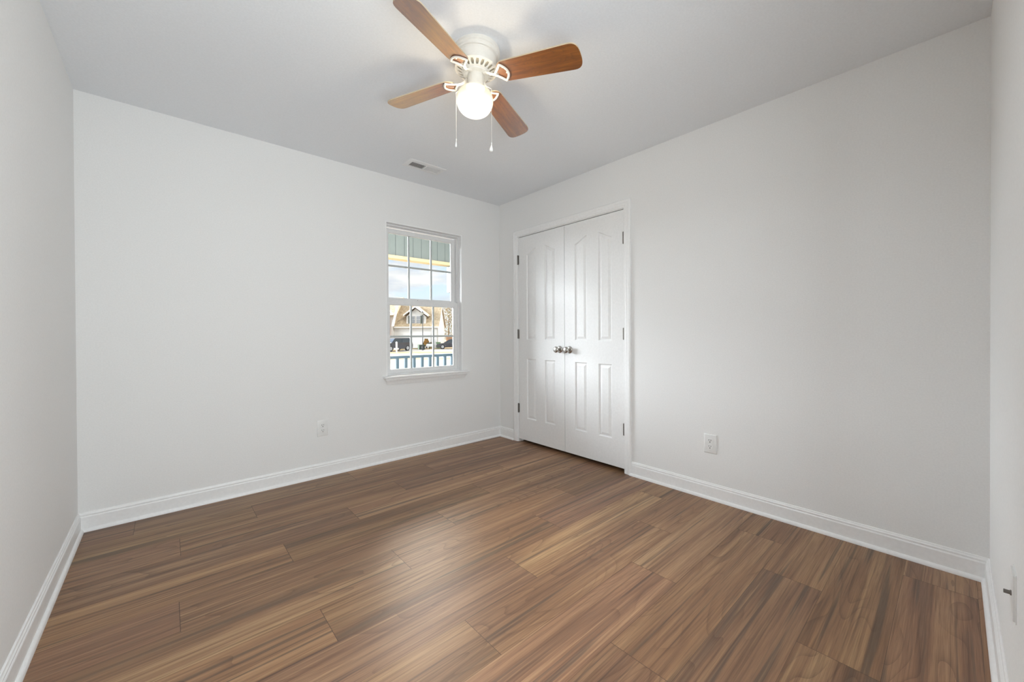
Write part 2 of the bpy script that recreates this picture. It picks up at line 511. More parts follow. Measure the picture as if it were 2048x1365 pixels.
# front wall, with an unseen doorway added to let the fill light in
bm = bmesh.new()
HX0, HX1, HZ = -2.62, -1.86, 2.03
box(bm, -LA, HX0, -LB - T, -LB, -0.1, H + .1); box(bm, HX1, 0, -LB - T, -LB, -0.1, H + .1); box(bm, HX0, HX1, -LB - T, -LB, HZ, H + .1)
struct(link_bm('wall_front', bm, M['wall']), 'grey wall at the right edge with a cable jack near its base', 'wall')
bm = bmesh.new(); box(bm, -LA - T, T, -LB - T, T, H, H + 0.1)
struct(link_bm('ceiling', bm, M['ceiling']), 'flat smooth pale grey ceiling', 'ceiling')
# unseen hallway box added behind the doorway to enclose the fill light
bm = bmesh.new()
hy = -4.9
box(bm, -2.92, -2.82, hy, -LB - T, -0.1, H + .1); box(bm, -1.62, -1.52, hy, -LB - T, -0.1, H + .1); box(bm, -2.92, -1.52, hy - .1, hy, -0.1, H + .1)
box(bm, -2.92, -1.52, hy, -LB - T, H, H + .1)
struct(link_bm('wall_added_hallway', bm, M['wall']), 'pale hallway walls added behind the doorway around the fill light', 'wall')
# closet interior
bm = bmesh.new()
box(bm, 0.72, 0.78, -1.75, -0.05, -0.1, H + .1); box(bm, T, 0.78, -0.05, 0.0, -0.1, H + .1); box(bm, T, 0.78, -1.80, -1.75, -0.1, H + .1)
box(bm, T, 0.78, -1.8, 0.0, H, H + .1)
struct(link_bm('wall_closet', bm, M['closet']), 'dim closet walls behind the double doors', 'wall')

# floor: individual planks over a slightly darker seam bed
bm = bmesh.new()
lay = bm.loops.layers.float_color.new('plank')
PW = 0.2158
joints = {0: [-1.6, -.4, -2.8], 1: [-2.26, -1.06], 2: [-2.612, -1.41, -.21], 3: [-1.815, -.614], 4: [-2.21, -1.01], 5: [-2.627, -1.43, -.23],
          6: [-1.816, -.617], 7: [-2.21, -1.015], 8: [-2.626, -1.428, -.23], 9: [-1.817, -.617], 10: [-2.21, -1.01], 11: [-2.696, -1.496, -.30],
          12: [-1.81, -.609], 13: [-2.206, -1.006], 14: [-2.6, -1.4, -.202], 15: [-2.0, -.8]}
FX0, FX1 = -LA - 0.0, T + 0.62
for k in range(-1, 23):
    y1 = -0.03 - PW * k; y0 = y1 - PW
    y1 = min(y1, 0.0)
    if y1 <= hy: break
    js = sorted(joints.get(k, [-2.3 + 0.37 * (k % 3), -1.1 + 0.37 * (k % 3)]))
    xs = [-3.2] + js + [FX1]
    for a, b in zip(xs, xs[1:]):
        g = 0.0008
        q = [bm.verts.new(c) for c in ((a + g, y0 + g * .6, 0), (b - g, y0 + g * .6, 0), (b - g, y1 - g * .6, 0), (a + g, y1 - g * .6, 0))]
        fc = bm.faces.new(q); cc = (random.random(), random.random(), random.random(), 1)
        for lp in fc.loops: lp[lay] = cc
n0 = len(bm.faces)
box(bm, -3.25, T + 0.65, hy - .1, 0.0, -0.1, -0.0006, mi=1)
bmesh.ops.recalc_face_normals(bm, faces=bm.faces[n0:] if False else [f_ for f_ in bm.faces if f_.material_index == 1])
fl = link_bm('floor', bm, [M['floor'], M['seam']], recalc=False)
struct(fl, 'wood look plank floor in streaky walnut brown', 'floor')

# ------------------------------------------------------------------ baseboards (each with its shoe moulding)
BP = [(0, 0), (0.0125, 0), (0.0125, 0.079), (0.0105, 0.083), (0.0085, 0.085), (0.0100, 0.0885), (0.0100, 0.093), (0.0065, 0.0975), (0.0050, 0.1030), (0.0028, 0.1045), (0, 0.1045)]
SP = [(0.0125, 0)] + [(0.0125 + 0.0125 * math.cos(a), 0.0185 * math.sin(a)) for a in [i * math.pi / 12 for i in range(7)]]


def baseboard(name, side, a0, a1, label):
    """side: function (depth, along, z) -> xyz"""
    obs = []
    for nm, prof in ((name, BP), ('shoe_moulding', SP)):
        bm = bmesh.new()
        v0 = [bm.verts.new(side(d, a0, z)) for d, z in prof]; v1 = [bm.verts.new(side(d, a1, z)) for d, z in prof]
        n = len(prof)
        for i in range(n): bm.faces.new((v0[i], v0[(i + 1) % n], v1[(i + 1) % n], v1[i]))
        bm.faces.new(v0); bm.faces.new(v1[::-1])
        o = link_bm(nm, bm, M['trim'], parent=obs[0] if obs else None)
        obs.append(o)
    struct(obs[0], label, 'baseboard')
    return obs[0]


baseboard('baseboard_back', lambda d, a, z: (a, -d, z), -LA, 0, 'white baseboard along the window wall')
baseboard('baseboard_left', lambda d, a, z: (-LA + d, a, z), -LB, 0, 'white baseboard receding along the left wall')
baseboard('baseboard_right', lambda d, a, z: (-d, a, z), -LB, -1.562, 'long white baseboard right of the closet')
baseboard('baseboard_right', lambda d, a, z: (-d, a, z), -0.230, 0, 'short white baseboard between the corner and the closet')
baseboard('baseboard_front', lambda d, a, z: (a, -LB + d, z), -1.804, 0, 'white baseboard under the cable jack at the right edge')


# ------------------------------------------------------------------ casings (mitred sweep round three sides)
CP = [(0, 0), (0, 0.009), (0.002, 0.0108), (0.012, 0.0112), (0.0145, 0.0135), (0.0200, 0.0145), (0.034, 0.0150), (0.0375, 0.0172), (0.050, 0.0180), (0.055, 0.0168), (0.060, 0.0130), (0.060, 0)]


def casing(name, fn, a0, a1, zt, label):
    """fn(depth, along, z)->xyz ; opening from a0 (high) to a1 (low) along the wall, head at zt"""
    bm = bmesh.new(); loops = []
    for o_, d in CP:
        loops.append([bm.verts.new(fn(d, a0 + o_, 0.0)), bm.verts.new(fn(d, a0 + o_, zt + o_)), bm.verts.new(fn(d, a1 - o_, zt + o_)), bm.verts.new(fn(d, a1 - o_, 0.0))])
    n = len(CP)
    for i in range(n):
        A, B = loops[i], loops[(i + 1) % n]
        for k in range(3): bm.faces.new((A[k], A[k + 1], B[k + 1], B[k]))
    bm.faces.new([l[0] for l in loops]); bm.faces.new([l[3] for l in loops][::-1])
    return struct(link_bm(name, bm, M['trim']), label, 'door casing')


casing('trim_1', lambda d, a, z: (-d, a, z), -0.2895, -1.5105, 2.0535, 'white moulded casing around the closet doors')
casing('trim_2', lambda d, a, z: (a, -LB + d, z), HX1 - 0.012, HX0 + 0.012, HZ - 0.012 + 0.0, 'white casing around the added doorway behind the camera')
# closet jamb
bm = bmesh.new()
JY0, JY1, JZ = -0.2945, -1.5070, 2.0485
box(bm, 0.0, T, JY0, DY0, 0, DZ); box(bm, 0.0, T, DY1, JY1, 0, DZ); box(bm, 0.0, T, JY1, JY0, JZ, DZ)
# door stops
box(bm, 0.040, 0.052, JY0 - 0.012, JY0, 0, JZ); box(bm, 0.040, 0.052, JY1, JY1 + 0.012, 0, JZ); box(bm, 0.040, 0.052, JY1, JY0, JZ - 0.012, JZ)
struct(link_bm('trim_3', bm, M['trim']), 'white closet door jamb', 'door jamb')
bm = bmesh.new()
box(bm, HX0, HX0 + 0.018, -LB - T, -LB, 0, HZ); box(bm, HX1 - 0.018, HX1, -LB - T, -LB, 0, HZ); box(bm, HX0, HX1, -LB - T, -LB, HZ - 0.018, HZ)
struct(link_bm('trim_4', bm, M['trim']), 'white jamb of the added doorway behind the camera', 'door jamb')


# ------------------------------------------------------------------ closet doors
def door_leaf(name, y_hi, hinge_hi, label):
    """leaf occupies y_hi-0.603 .. y_hi, face at x=0 looking to -X"""
    W_ = 0.6010; z0, z1 = 0.030, 2.0425
    y_lo = y_hi - W_
    XF = 0.0015
    panels = []
    for (u0, u1, rise) in ((0.115, 0.243, 1), (0.361, 0.489, -1)):
        panels.append((u0, u1, 0.245, 0.836, 0)); panels.append((u0, u1, 1.024, 1.858, rise))
    bm = bmesh.new()

    def ring_pts(pn, d):
        u0, u1, zb, zt, rise = pn
        a, b, zb_ = u0 + d, u1 - d, zb + d
        out = [(a, zb_), (b, zb_)]
        N = 10 if rise else 1
        for i in range(N + 1):
            t_ = i / N; uu = b + (a - b) * t_
            if rise:
                s_ = (uu - u0) / (u1 - u0)
                if rise < 0: s_ = 1 - s_
                s_ = max(0, min(1, s_))
                hh = zt + 0.056 * (s_ * s_ * (3 - 2 * s_) * 0.55 + s_ * 0.45)
            else: hh = zt
            out.append((uu, hh - d))
        return out
    V = lambda uz, dep: bm.verts.new((XF + dep, y_hi - uz[0], uz[1]))
    # front face with holes
    outer = [V(c, 0) for c in ((0, z0), (W_, z0), (W_, z1), (0, z1))]
    edges = [bm.edges.new((outer[i], outer[(i + 1) % 4])) for i in range(4)]
    rings = []
    for pn in panels:
        r0 = [V(c, 0) for c in ring_pts(pn, 0)]
        edges += [bm.edges.new((r0[i], r0[(i + 1) % len(r0)])) for i in range(len(r0))]
        prev = r0
        for d, dep in ((0.0025, 0.0030), (0.0070, 0.0090), (0.0120, 0.0100), (0.0310, 0.0032), (0.0320, 0.0024)):
            rg = [V(c, dep) for c in ring_pts(pn, d)]
            for i in range(len(rg)):
                j = (i + 1) % len(rg); bm.faces.new((prev[i], prev[j], rg[j], rg[i]))
            prev = rg
        bm.faces.new(prev)
    bmesh.ops.triangle_fill(bm, use_beauty=True, use_dissolve=False, edges=edges)
    # sides and back
    back = [V(c, 0.035) for c in ((0, z0), (W_, z0), (W_, z1), (0, z1))]
    for i in range(4):
        j = (i + 1) % 4; bm.faces.new((outer[i], outer[j], back[j], back[i]))
    bm.faces.new(back)
    o = struct(link_bm(name, bm, M['door']), label, 'closet door')
    # hinges
    hyy = (y_hi + 0.0018) if hinge_hi else (y_lo - 0.0018)
    for zc in (1.823, 1.080, 0.338):
        bm = bmesh.new()
        for k in range(5):
            za = zc - 0.0445 + k * 0.0178
            lathe(bm, [(0.0062, za + 0.0004), (0.0068, za + 0.001), (0.0068, za + 0.0168), (0.0062, za + 0.0174)], 14, M4=Matrix.Translation((-0.0052, hyy, 0)))
        for za, zb in ((zc - 0.0475, zc - 0.0445), (zc + 0.0445, zc + 0.0475)):
            lathe(bm, [(0.003, za), (0.0058, (za + zb) / 2), (0.003, zb)], 12, M4=Matrix.Translation((-0.0052, hyy, 0)))
        box(bm, -0.0022, -0.0002 + 0.001, hyy - 0.010, hyy + 0.010, zc - 0.0445, zc + 0.0445)
        h = link_bm('hinge', bm, M['hinge'], parent=o, smooth=35)
        h['label'] = 'dull steel butt hinge'
    # knob near the meeting edge
    ky = (y_lo + 0.055) if hinge_hi else (y_hi - 0.055)
    bm = bmesh.new()
    RX = Matrix.Translation((XF, ky, 0.940)) @ Matrix.Rotation(math.radians(-90), 4, 'Y')
    lathe(bm, [(0.0, 0.0), (0.0325, 0.0), (0.0325, 0.003), (0.029, 0.0075), (0.020, 0.010), (0.0125, 0.012), (0.0115, 0.018), (0.0125, 0.028), (0.0185, 0.0335), (0.0255, 0.040), (0.0285, 0.048), (0.0280, 0.055), (0.0240, 0.0605), (0.0150, 0.0635), (0.0, 0.0645)], 40, M4=RX)
    k_ = link_bm('knob', bm, M['nickel'], parent=o, smooth=40)
    k_['label'] = 'round satin nickel knob'
    return o


door_leaf('door_1', -0.2975, True, 'left leaf of the white double closet doors, nearest the corner')
door_leaf('door_2', -0.9035, False, 'right leaf of the white double closet doors')

# ------------------------------------------------------------------ window
win = empty('window_1', (0, 0, 0)); struct(win, 'small white double hung window with grid muntins', 'window')
bm = bmesh.new()   # painted liner of the opening
box(bm, WX0, WX0 + 0.010, 0.0, T, 0.727, WZ1); box(bm, WX1 - 0.010, WX1, 0.0, T, 0.727, WZ1); box(bm, WX0 + .010, WX1 - .010, 0.0, T, WZ1 - 0.010, WZ1)
link_bm('jamb_liner', bm, M['trim'], win)
ix0, ix1, iz0, iz1 = WX0 + 0.010, WX1 - 0.010, 0.727, WZ1 - 0.010
# vinyl main frame with steps
bm = bmesh.new()


def ringbox(bm, x0, x1, z0, z1, w_, y0, y1, wb=None, wt=None):
    wb = w_ if wb is None else wb; wt = w_ if wt is None else wt
    box(bm, x0, x0 + w_, y0, y1, z0, z1); box(bm, x1 - w_, x1, y0, y1, z0, z1)
    box(bm, x0 + w_, x1 - w_, y0, y1, z0, z0 + wb); box(bm, x0 + w_, x1 - w_, y0, y1, z1 - wt, z1)


ringbox(bm, ix0, ix1, iz0, iz1, 0.008, 0.050, 0.118, wb=0.012, wt=0.010)
ringbox(bm, ix0 + .008, ix1 - .008, iz0 + .012, iz1 - .010, 0.014, 0.088, 0.118, wb=0.004, wt=0.008)
bevel(bm, 0.0012, 1)
link_bm('window_frame', bm, M['vinyl'], win)


def sash(name, x0, x1, z0, z1, stile, rb, rt, yc, gx, gz, dep=0.026):
    bm = bmesh.new()
    ringbox(bm, x0, x1, z0, z1, stile, yc - dep / 2, yc + dep / 2, wb=rb, wt=rt)
    # glazing bead
    ringbox(bm, x0 + stile, x1 - stile, z0 + rb, z1 - rt, 0.005, yc - dep / 2 + 0.006, yc + dep / 2 - 0.004)
    bevel(bm, 0.0015, 1)
    o = link_bm(name, bm, M['vinyl'], win)
    bm = bmesh.new(); box(bm, x0 + stile, x1 - stile, yc - 0.002, yc + 0.002, z0 + rb, z1 - rt)
    link_bm('glass', bm, M['glass'], o)
    for x in gx:
        bm = bmesh.new(); box(bm, x - 0.009, x + 0.009, yc + 0.0035, yc + 0.0095, z0 + rb, z1 - rt); bevel(bm, 0.002, 1)
        link_bm('muntin', bm, M['vinyl'], o)
    for z in gz:
        bm = bmesh.new(); box(bm, x0 + stile, x1 - stile, yc + 0.0030, yc + 0.0100, z - 0.0085, z + 0.0085); bevel(bm, 0.002, 1)
        link_bm('muntin', bm, M['vinyl'], o)
    return o


sash('lower_sash', ix0 + 0.009, ix1 - 0.009, 0.740, 1.389, 0.0405, 0.032, 0.043, 0.070, (-0.986, -0.757), (1.064,))
sash('upper_sash', ix0 + 0.022, ix1 - 0.022, 1.352, 2.018, 0.031, 0.053, 0.036, 0.102, (-0.989, -0.759), (1.693,), dep=0.024)
bm = bmesh.new(); box(bm, -0.93, -0.81, 0.050, 0.064, 1.389, 1.396); bevel(bm, 0.002, 1)
link_bm('sash_lock', bm, M['vinyl'], win)
# side track visible above the lower sash
bm = bmesh.new(); box(bm, ix1 - 0.020, ix1 - 0.008, 0.060, 0.086, 1.40, iz1 - 0.012); box(bm, ix0 + 0.008, ix0 + 0.020, 0.060, 0.086, 1.40, iz1 - 0.012)
link_bm('sash_track', bm, M['vinyl'], win)
# stool and apron
bm = bmesh.new()
prof = [(0.115, 0.727), (-0.044, 0.727), (-0.049, 0.7245), (-0.051, 0.719), (-0.049, 0.7130), (-0.044, 0.7100), (0.115, 0.7100)]
prism(bm, prof, 0, WX0, WX1)
for a, b in ((-1.286, WX0), (WX1, -0.424)):
    prism(bm, [(0.0, 0.727), (-0.044, 0.727), (-0.049, 0.7245), (-0.051, 0.719), (-0.049, 0.7130), (-0.044, 0.7100), (0.0, 0.7100)], 0, a, b)
st = struct(link_bm('trim_5', bm, M['trim']), 'white moulded stool and apron under the window', 'window sill')
bm = bmesh.new()
ap = [(0.0, 0.7100), (-0.040, 0.7100), (-0.040, 0.7020), (-0.034, 0.6990), (-0.034, 0.6930), (-0.026, 0.6880), (-0.018, 0.6740), (-0.012, 0.6600), (-0.010, 0.6540), (0.0, 0.6540)]
prism(bm, ap, 0, lambda p_: -1.286 + 0.006 + (0.040 + p_[0]) * 0.9, lambda p_: -0.424 - 0.006 - (0.040 + p_[0]) * 0.9)
link_bm('apron', bm, M['trim'], st)


# ------------------------------------------------------------------ wall outlets
def make_outlet():
    """faces -Y in local space, wall plane at y=0"""
    t = empty('wall_outlet')
    bm = bmesh.new(); vs = box(bm, -0.0395, 0.0395, -0.0065, 0.0, -0.061, 0.061)
    es = [e for e in bm.edges if all(v.co.y < -0.006 for v in e.verts)]
    bmesh.ops.bevel(bm, geom=es, offset=0.005, segments=3, affect='EDGES', profile=0.5)
    link_bm('cover_plate', bm, M['plate'], t, smooth=50)
    for s in (1, -1):
        bm = bmesh.new()
        pts = []
        for i in range(40):
            a = 2 * math.pi * i / 40
            x = 0.0172 * math.cos(a); z = max(-0.0142, min(0.0142, 0.0172 * math.sin(a)))
            pts.append((x, z + s * 0.0195))
        prism(bm, pts, 1, -0.0085, -0.004)
        rc = link_bm('receptacle', bm, M['plate'], t)
        bm = bmesh.new()
        zc = s * 0.0195
        box(bm, -0.0078, -0.0052, -0.0088, -0.006, zc + 0.0005, zc + 0.0095); box(bm, 0.0052, 0.0078, -0.0088, -0.006, zc + 0.0015, zc + 0.0090)
        prism(bm, [(0.0030 * math.cos(a), zc - 0.0070 + 0.0034 * math.sin(a)) for a in [i * math.pi / 8 for i in range(16)]], 1, -0.0088, -0.006)
        sl = link_bm('contact_slots', bm, M['dark'], rc)
    bm = bmesh.new(); lathe(bm, [(0, 0.0), (0.0032, 0.0), (0.0030, 0.0012), (0, 0.0016)], 16, M4=Matrix.Translation((0, -0.0063, 0)) @ Matrix.Rotation(math.radians(90), 4, 'X'))
    link_bm('screw', bm, M['plate'], t, smooth=40)
    return t


o1 = make_outlet(); o1.location = (-1.766, 0, 0.3705)
tag(o1, 'white duplex wall outlet left of the window, low on the window wall', 'outlet', 'duplex outlets low on the walls')
o2 = copy_tree(o1); o2.location = (0, -2.1465, 0.3605); o2.rotation_euler = (0, 0, math.radians(-90))
tag(o2, 'white duplex wall outlet right of the closet doors', 'outlet')

# cable jack on the front wall
cj = empty('cable_jack', (-1.072, -LB, 0.430), math.pi)
tag(cj, 'white cable jack wall plate with a metal connector at the right edge', 'cable jack')
bm = bmesh.new(); box(bm, -0.038, 0.038, -0.0060, 0.0, -0.060, 0.060)
es = [e for e in bm.edges if all(v.co.y < -0.0055 for v in e.verts)]
bmesh.ops.bevel(bm, geom=es, offset=0.004, segments=2, affect='EDGES')
link_bm('cover_plate', bm, M['plate'], cj, smooth=50)
bm = bmesh.new()
RM = Matrix.Rotation(math.radians(90), 4, 'X')
lathe(bm, [(0, 0.004), (0.0065, 0.004), (0.0065, 0.0085), (0.0048, 0.0085), (0.0048, 0.017), (0.0, 0.017)], 6, M4=RM)
lathe(bm, [(0.0047, 0.0085), (0.0049, 0.0185), (0.0032, 0.0190), (0.0, 0.0190)], 20, M4=RM)
c_ = link_bm('coaxial_connector', bm, M['hinge'], cj); c_['label'] = 'threaded metal connector'

# ------------------------------------------------------------------ ceiling register
vt = empty('ceiling_vent', (-1.077, -0.352, H)); tag(vt, 'white two way air register in the ceiling near the window', 'vent')
bm = bmesh.new()
ox, oy, ix_, iy_ = 0.160, 0.078, 0.128, 0.040
ringz = [(ox, oy, 0.0), (ox, oy, -0.0015), (ox - 0.006, oy - 0.006, -0.005), (ix_ + 0.004, iy_ + 0.004, -0.007), (ix_, iy_, -0.0065), (ix_, iy_, 0.0)]
rg = [[bm.verts.new((sx_ * a, sy_ * b, z)) for sx_, sy_ in ((-1, -1), (1, -1), (1, 1), (-1, 1))] for a, b, z in ringz]
for A, B in zip(rg, rg[1:]):
    for i in range(4): bm.faces.new((A[i], A[(i + 1) % 4], B[(i + 1) % 4], B[i]))
box(bm, -0.006, 0.006, -iy_, iy_, -0.007, -0.001)
link_bm('face_plate', bm, M['vent'], vt)
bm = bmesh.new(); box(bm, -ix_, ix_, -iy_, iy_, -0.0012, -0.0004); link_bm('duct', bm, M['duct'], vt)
for side in (-1, 1):
    for i in range(11):
        xc = side * (0.015 + i * 0.0108)
        bm = bmesh.new()
        # fins lean away from the middle bar
        sl = side * 0.0034
        pr = [(xc - sl - 0.0007, -0.0066), (xc - sl + 0.0007, -0.0066), (xc + sl + 0.0007, -0.0013), (xc + sl - 0.0007, -0.0013)]
        # both banks of fins lean the same way as seen from below: away from the middle bar
        if side < 0: pr = [(xc - 0.0052, -0.0064), (xc - 0.0040, -0.0068), (xc + 0.0052, -0.0020), (xc + 0.0040, -0.0014)]
        else: pr = [(xc + 0.0034, -0.0064), (xc + 0.0022, -0.0068), (xc - 0.0034, -0.0020), (xc - 0.0022, -0.0014)]
        prism(bm, pr, 1, -iy_, iy_)
        link_bm('louver', bm, M['vent'], vt)
for sx_ in (-1, 1):
    bm = bmesh.new(); lathe(bm, [(0.0, -0.0078), (0.003, -0.0074), (0.0036, -0.0055)], 12, M4=Matrix.Translation((sx_ * 0.143, 0, 0)), cap=False); link_bm('screw', bm, M['vent'], vt)

# ------------------------------------------------------------------ ceiling fan
fan = empty('ceiling_fan', (-1.5348, -1.6909, H))
tag(fan, 'white flush mount ceiling fan with four wood blades and lit globe', 'ceiling fan')
down = Vector((0.749 * -0.0533, -0.6625 * -0.0533, -1.0)).normalized()
fan.rotation_mode = 'QUATERNION'; fan.rotation_quaternion = Vector((0, 0, -1)).rotation_difference(down)
bm = bmesh.new()
lathe(bm, [(0.0, 0.004), (0.107, 0.004), (0.1090, -0.002), (0.1090, -0.016), (0.1060, -0.0185), (0.1045, -0.0200), (0.1045, -0.031), (0.1015, -0.0345), (0.0950, -0.036), (0.0935, -0.0385), (0.0, -0.0385)], 96)
link_bm('canopy', bm, M['fan'], fan, smooth=30)
bm = bmesh.new()
lathe(bm, [(0.0, -0.036), (0.0930, -0.036), (0.0930, -0.088), (0.0915, -0.091), (0.0, -0.091)], 96)
link_bm('motor_housing', bm, M['fan'], fan, smooth=30)
bm = bmesh.new(); lathe(bm, [(0.0, -0.0895), (0.090, -0.0895), (0.062, -0.100), (0.0, -0.104)], 64); link_bm('inner_drum', bm, M['fan_inner'], fan, smooth=30)
# slotted ring: shallow dish with radial openings
bm = bmesh.new()
NS = 22
zd = lambda rr: -0.0925 - 0.020 * (0.1015 - rr) / 0.0415      # dish gets lower toward the middle


def cell(r0, r1, a0, a1, n=3, e=0.003):
    for i in range(n):
        b0 = a0 + (a1 - a0) * i / n; b1 = a0 + (a1 - a0) * (i + 1) / n
        q = []
        for dz in (0, e):
            q.append([bm.verts.new((rr * math.cos(bb), rr * math.sin(bb), zd(rr) + dz)) for rr, bb in ((r0, b0), (r1, b0), (r1, b1), (r0, b1))])
        lo, up_ = q
        bm.faces.new(lo); bm.faces.new(up_[::-1])
        for k in range(4): bm.faces.new((lo[k], lo[(k + 1) % 4], up_[(k + 1) % 4], up_[k]))


for s in range(NS):
    a0 = 2 * math.pi * s / NS; a1 = 2 * math.pi * (s + 1) / NS; am = (a0 + a1) / 2
    cell(0.060, 0.0675, a0, a1); cell(0.0925, 0.1015, a0, a1)
    # solid web between slots; slots are wider outward (teardrop)
    for (ra, rb, hw) in ((0.0675, 0.074, 0.24), (0.074, 0.086, 0.30), (0.086, 0.0925, 0.22)):
        hw_ = (a1 - a0) * hw
        cell(ra, rb, a0, am - hw_ , 1); cell(ra, rb, am + hw_, a1, 1)
bmesh.ops.remove_doubles(bm, verts=bm.verts, dist=1e-5)
link_bm('vent_ring', bm, M['fan'], fan)
bm = bmesh.new(); lathe(bm, [(0.1015, -0.0885), (0.1030, -0.0905), (0.1015, -0.0930), (0.1000, -0.0905), (0.1015, -0.0885)], 96, cap=False); link_bm('ring_rim', bm, M['fan'], fan, smooth=60)
bm = bmesh.new()
lathe(bm, [(0.0, -0.103), (0.060, -0.1090), (0.062, -0.1125), (0.060, -0.1180), (0.045, -0.1210), (0.0, -0.1210)], 64)
link_bm('flywheel', bm, M['fan'], fan, smooth=30)
bm = bmesh.new()
lathe(bm, [(0.0, -0.119), (0.0385, -0.119), (0.0400, -0.1225), (0.0400, -0.168), (0.0415, -0.171), (0.0450, -0.173), (0.0450, -0.181), (0.042, -0.184), (0.0, -0.184)], 64)
sw = link_bm('switch_housing', bm, M['fan'], fan, smooth=30)
# globe (origin at its centre)
gz = -0.2405
bm = bmesh.new()
gp = [(0.043, 0.060), (0.050, 0.0575), (0.062, 0.052), (0.075, 0.041), (0.0840, 0.026), (0.0880, 0.010), (0.0885, -0.002), (0.0865, -0.016), (0.0800, -0.033), (0.0690, -0.049), (0.0540, -0.060), (0.0360, -0.0680), (0.0180, -0.0720), (0.0, -0.0735)]
# smooth the outline
lathe(bm, gp, 72, cap=False)
gl = link_bm('light_globe', bm, M['globe'], fan, smooth=True); gl.location = (0, 0, gz); gl['label'] = 'lit frosted white glass globe'
# the bulb inside the globe
bulb_d = bpy.data.lights.new('bulb', 'POINT'); bulb_d.energy = 30.0; bulb_d.color = (1.0, 0.88, 0.70); bulb_d.shadow_soft_size = 0.034
bulb = bpy.data.objects.new('bulb', bulb_d); COL.objects.link(bulb); bulb.parent = fan; bulb.location = (0, 0, gz + 0.015)
sub = gl.modifiers.new('s', 'SUBSURF'); sub.levels = 1; sub.render_levels = 2


# blades
def blade_outline():
    pts = []
    r0, r1, hw0, hw1 = 0.118, 0.516, 0.052, 0.062
    # rounded root
    for i in range(13):
        a = math.pi / 2 + math.pi * i / 12
        pts.append((r0 + 0.040 + 0.040 * math.cos(a), hw0 * math.sin(a) * (0.98 if abs(math.sin(a)) < 1 else 1)))
    # tip: soft corners, gently bowed end
    tip = []; D = 0.048
    for i in range(41):
        a = -math.pi / 2 + math.pi * i / 40
        c_, s_ = abs(math.cos(a)) ** (2 / 2.9), math.copysign(abs(math.sin(a)) ** (2 / 2.9), math.sin(a))
        tip.append((r1 - D + D * c_, hw1 * s_))
    return pts + tip


ZB = -0.1345; DROOP = 0.058; PITCH = math.tan(math.radians(12.5))


def bsurf(rr, s_, lift=0.0):
    """point on the underside of a blade"""
    return Vector((rr, s_, ZB - DROOP * (rr - 0.12) - s_ * PITCH + lift))


def arc_frame():
    """fish-tail iron outline under the blade root"""
    out = []
    for i in range(17):      # outer arc, convex to the tip
        s_ = -0.043 + 0.086 * i / 16
        out.append((0.172 - 0.026 * (s_ / 0.043) ** 2, s_))
    for i in range(1, 11):   # side back to the apex, concave
        t_ = i / 11
        out.append((0.146 - 0.044 * t_, 0.043 * (1 - t_) ** 1.35 + 0.004 * t_))
    for i in range(1, 11):
        t_ = 1 - i / 11
        out.append((0.146 - 0.044 * t_, -0.043 * (1 - t_) ** 1.35 - 0.004 * t_))
    return out


TH = -1.1743
names = []
for k in range(4):
    a = TH - k * math.pi / 2
    bm = bmesh.new()
    ol = blade_outline()
    lo = [bm.verts.new(bsurf(*p_)) for p_ in ol]; up_ = [bm.verts.new(bsurf(*p_, lift=0.0058)) for p_ in ol]
    bm.faces.new(lo[::-1]); bm.faces.new(up_)
    n = len(ol)
    for i in range(n):
        fc = bm.faces.new((lo[i], lo[(i + 1) % n], up_[(i + 1) % n], up_[i])); fc.material_index = 1
    b_ = link_bm('fan_blade', bm, [M['blade'], M['blade_edge']], fan); b_.rotation_euler = (0, 0, a)
    b_['label'] = 'wood grain fan blade'
    bm = bmesh.new()
    fr = arc_frame()
    tube(bm, [bsurf(p_[0], p_[1], -0.0042) for p_ in fr], 0.0058, 8, 0.75, closed=True)
    # stem from the flywheel out to the apex of the frame
    stem = [(0.046, -0.004, -0.1190), (0.058, -0.0075, -0.1215), (0.072, -0.009, -0.1290), (0.086, -0.006, -0.1345), (0.098, -0.001, bsurf(0.098, 0)[2] - 0.0046), (0.106, 0.0, bsurf(0.106, 0)[2] - 0.0044)]
    tube(bm, stem, [0.0115, 0.0100, 0.0085, 0.0080, 0.0080, 0.0070], 10, 0.62)
    for (rr, s_) in ((0.158, -0.030), (0.166, 0.0), (0.158, 0.030)):
        p0 = bsurf(rr, s_, -0.0085)
        lathe(bm, [(0.0, -0.0012), (0.0034, -0.0006), (0.0040, 0.003)], 10, M4=Matrix.Translation(p0), cap=False)
        pass
    ir = link_bm('blade_iron', bm, M['fan'], b_, smooth=50); ir['label'] = 'white openwork blade bracket'

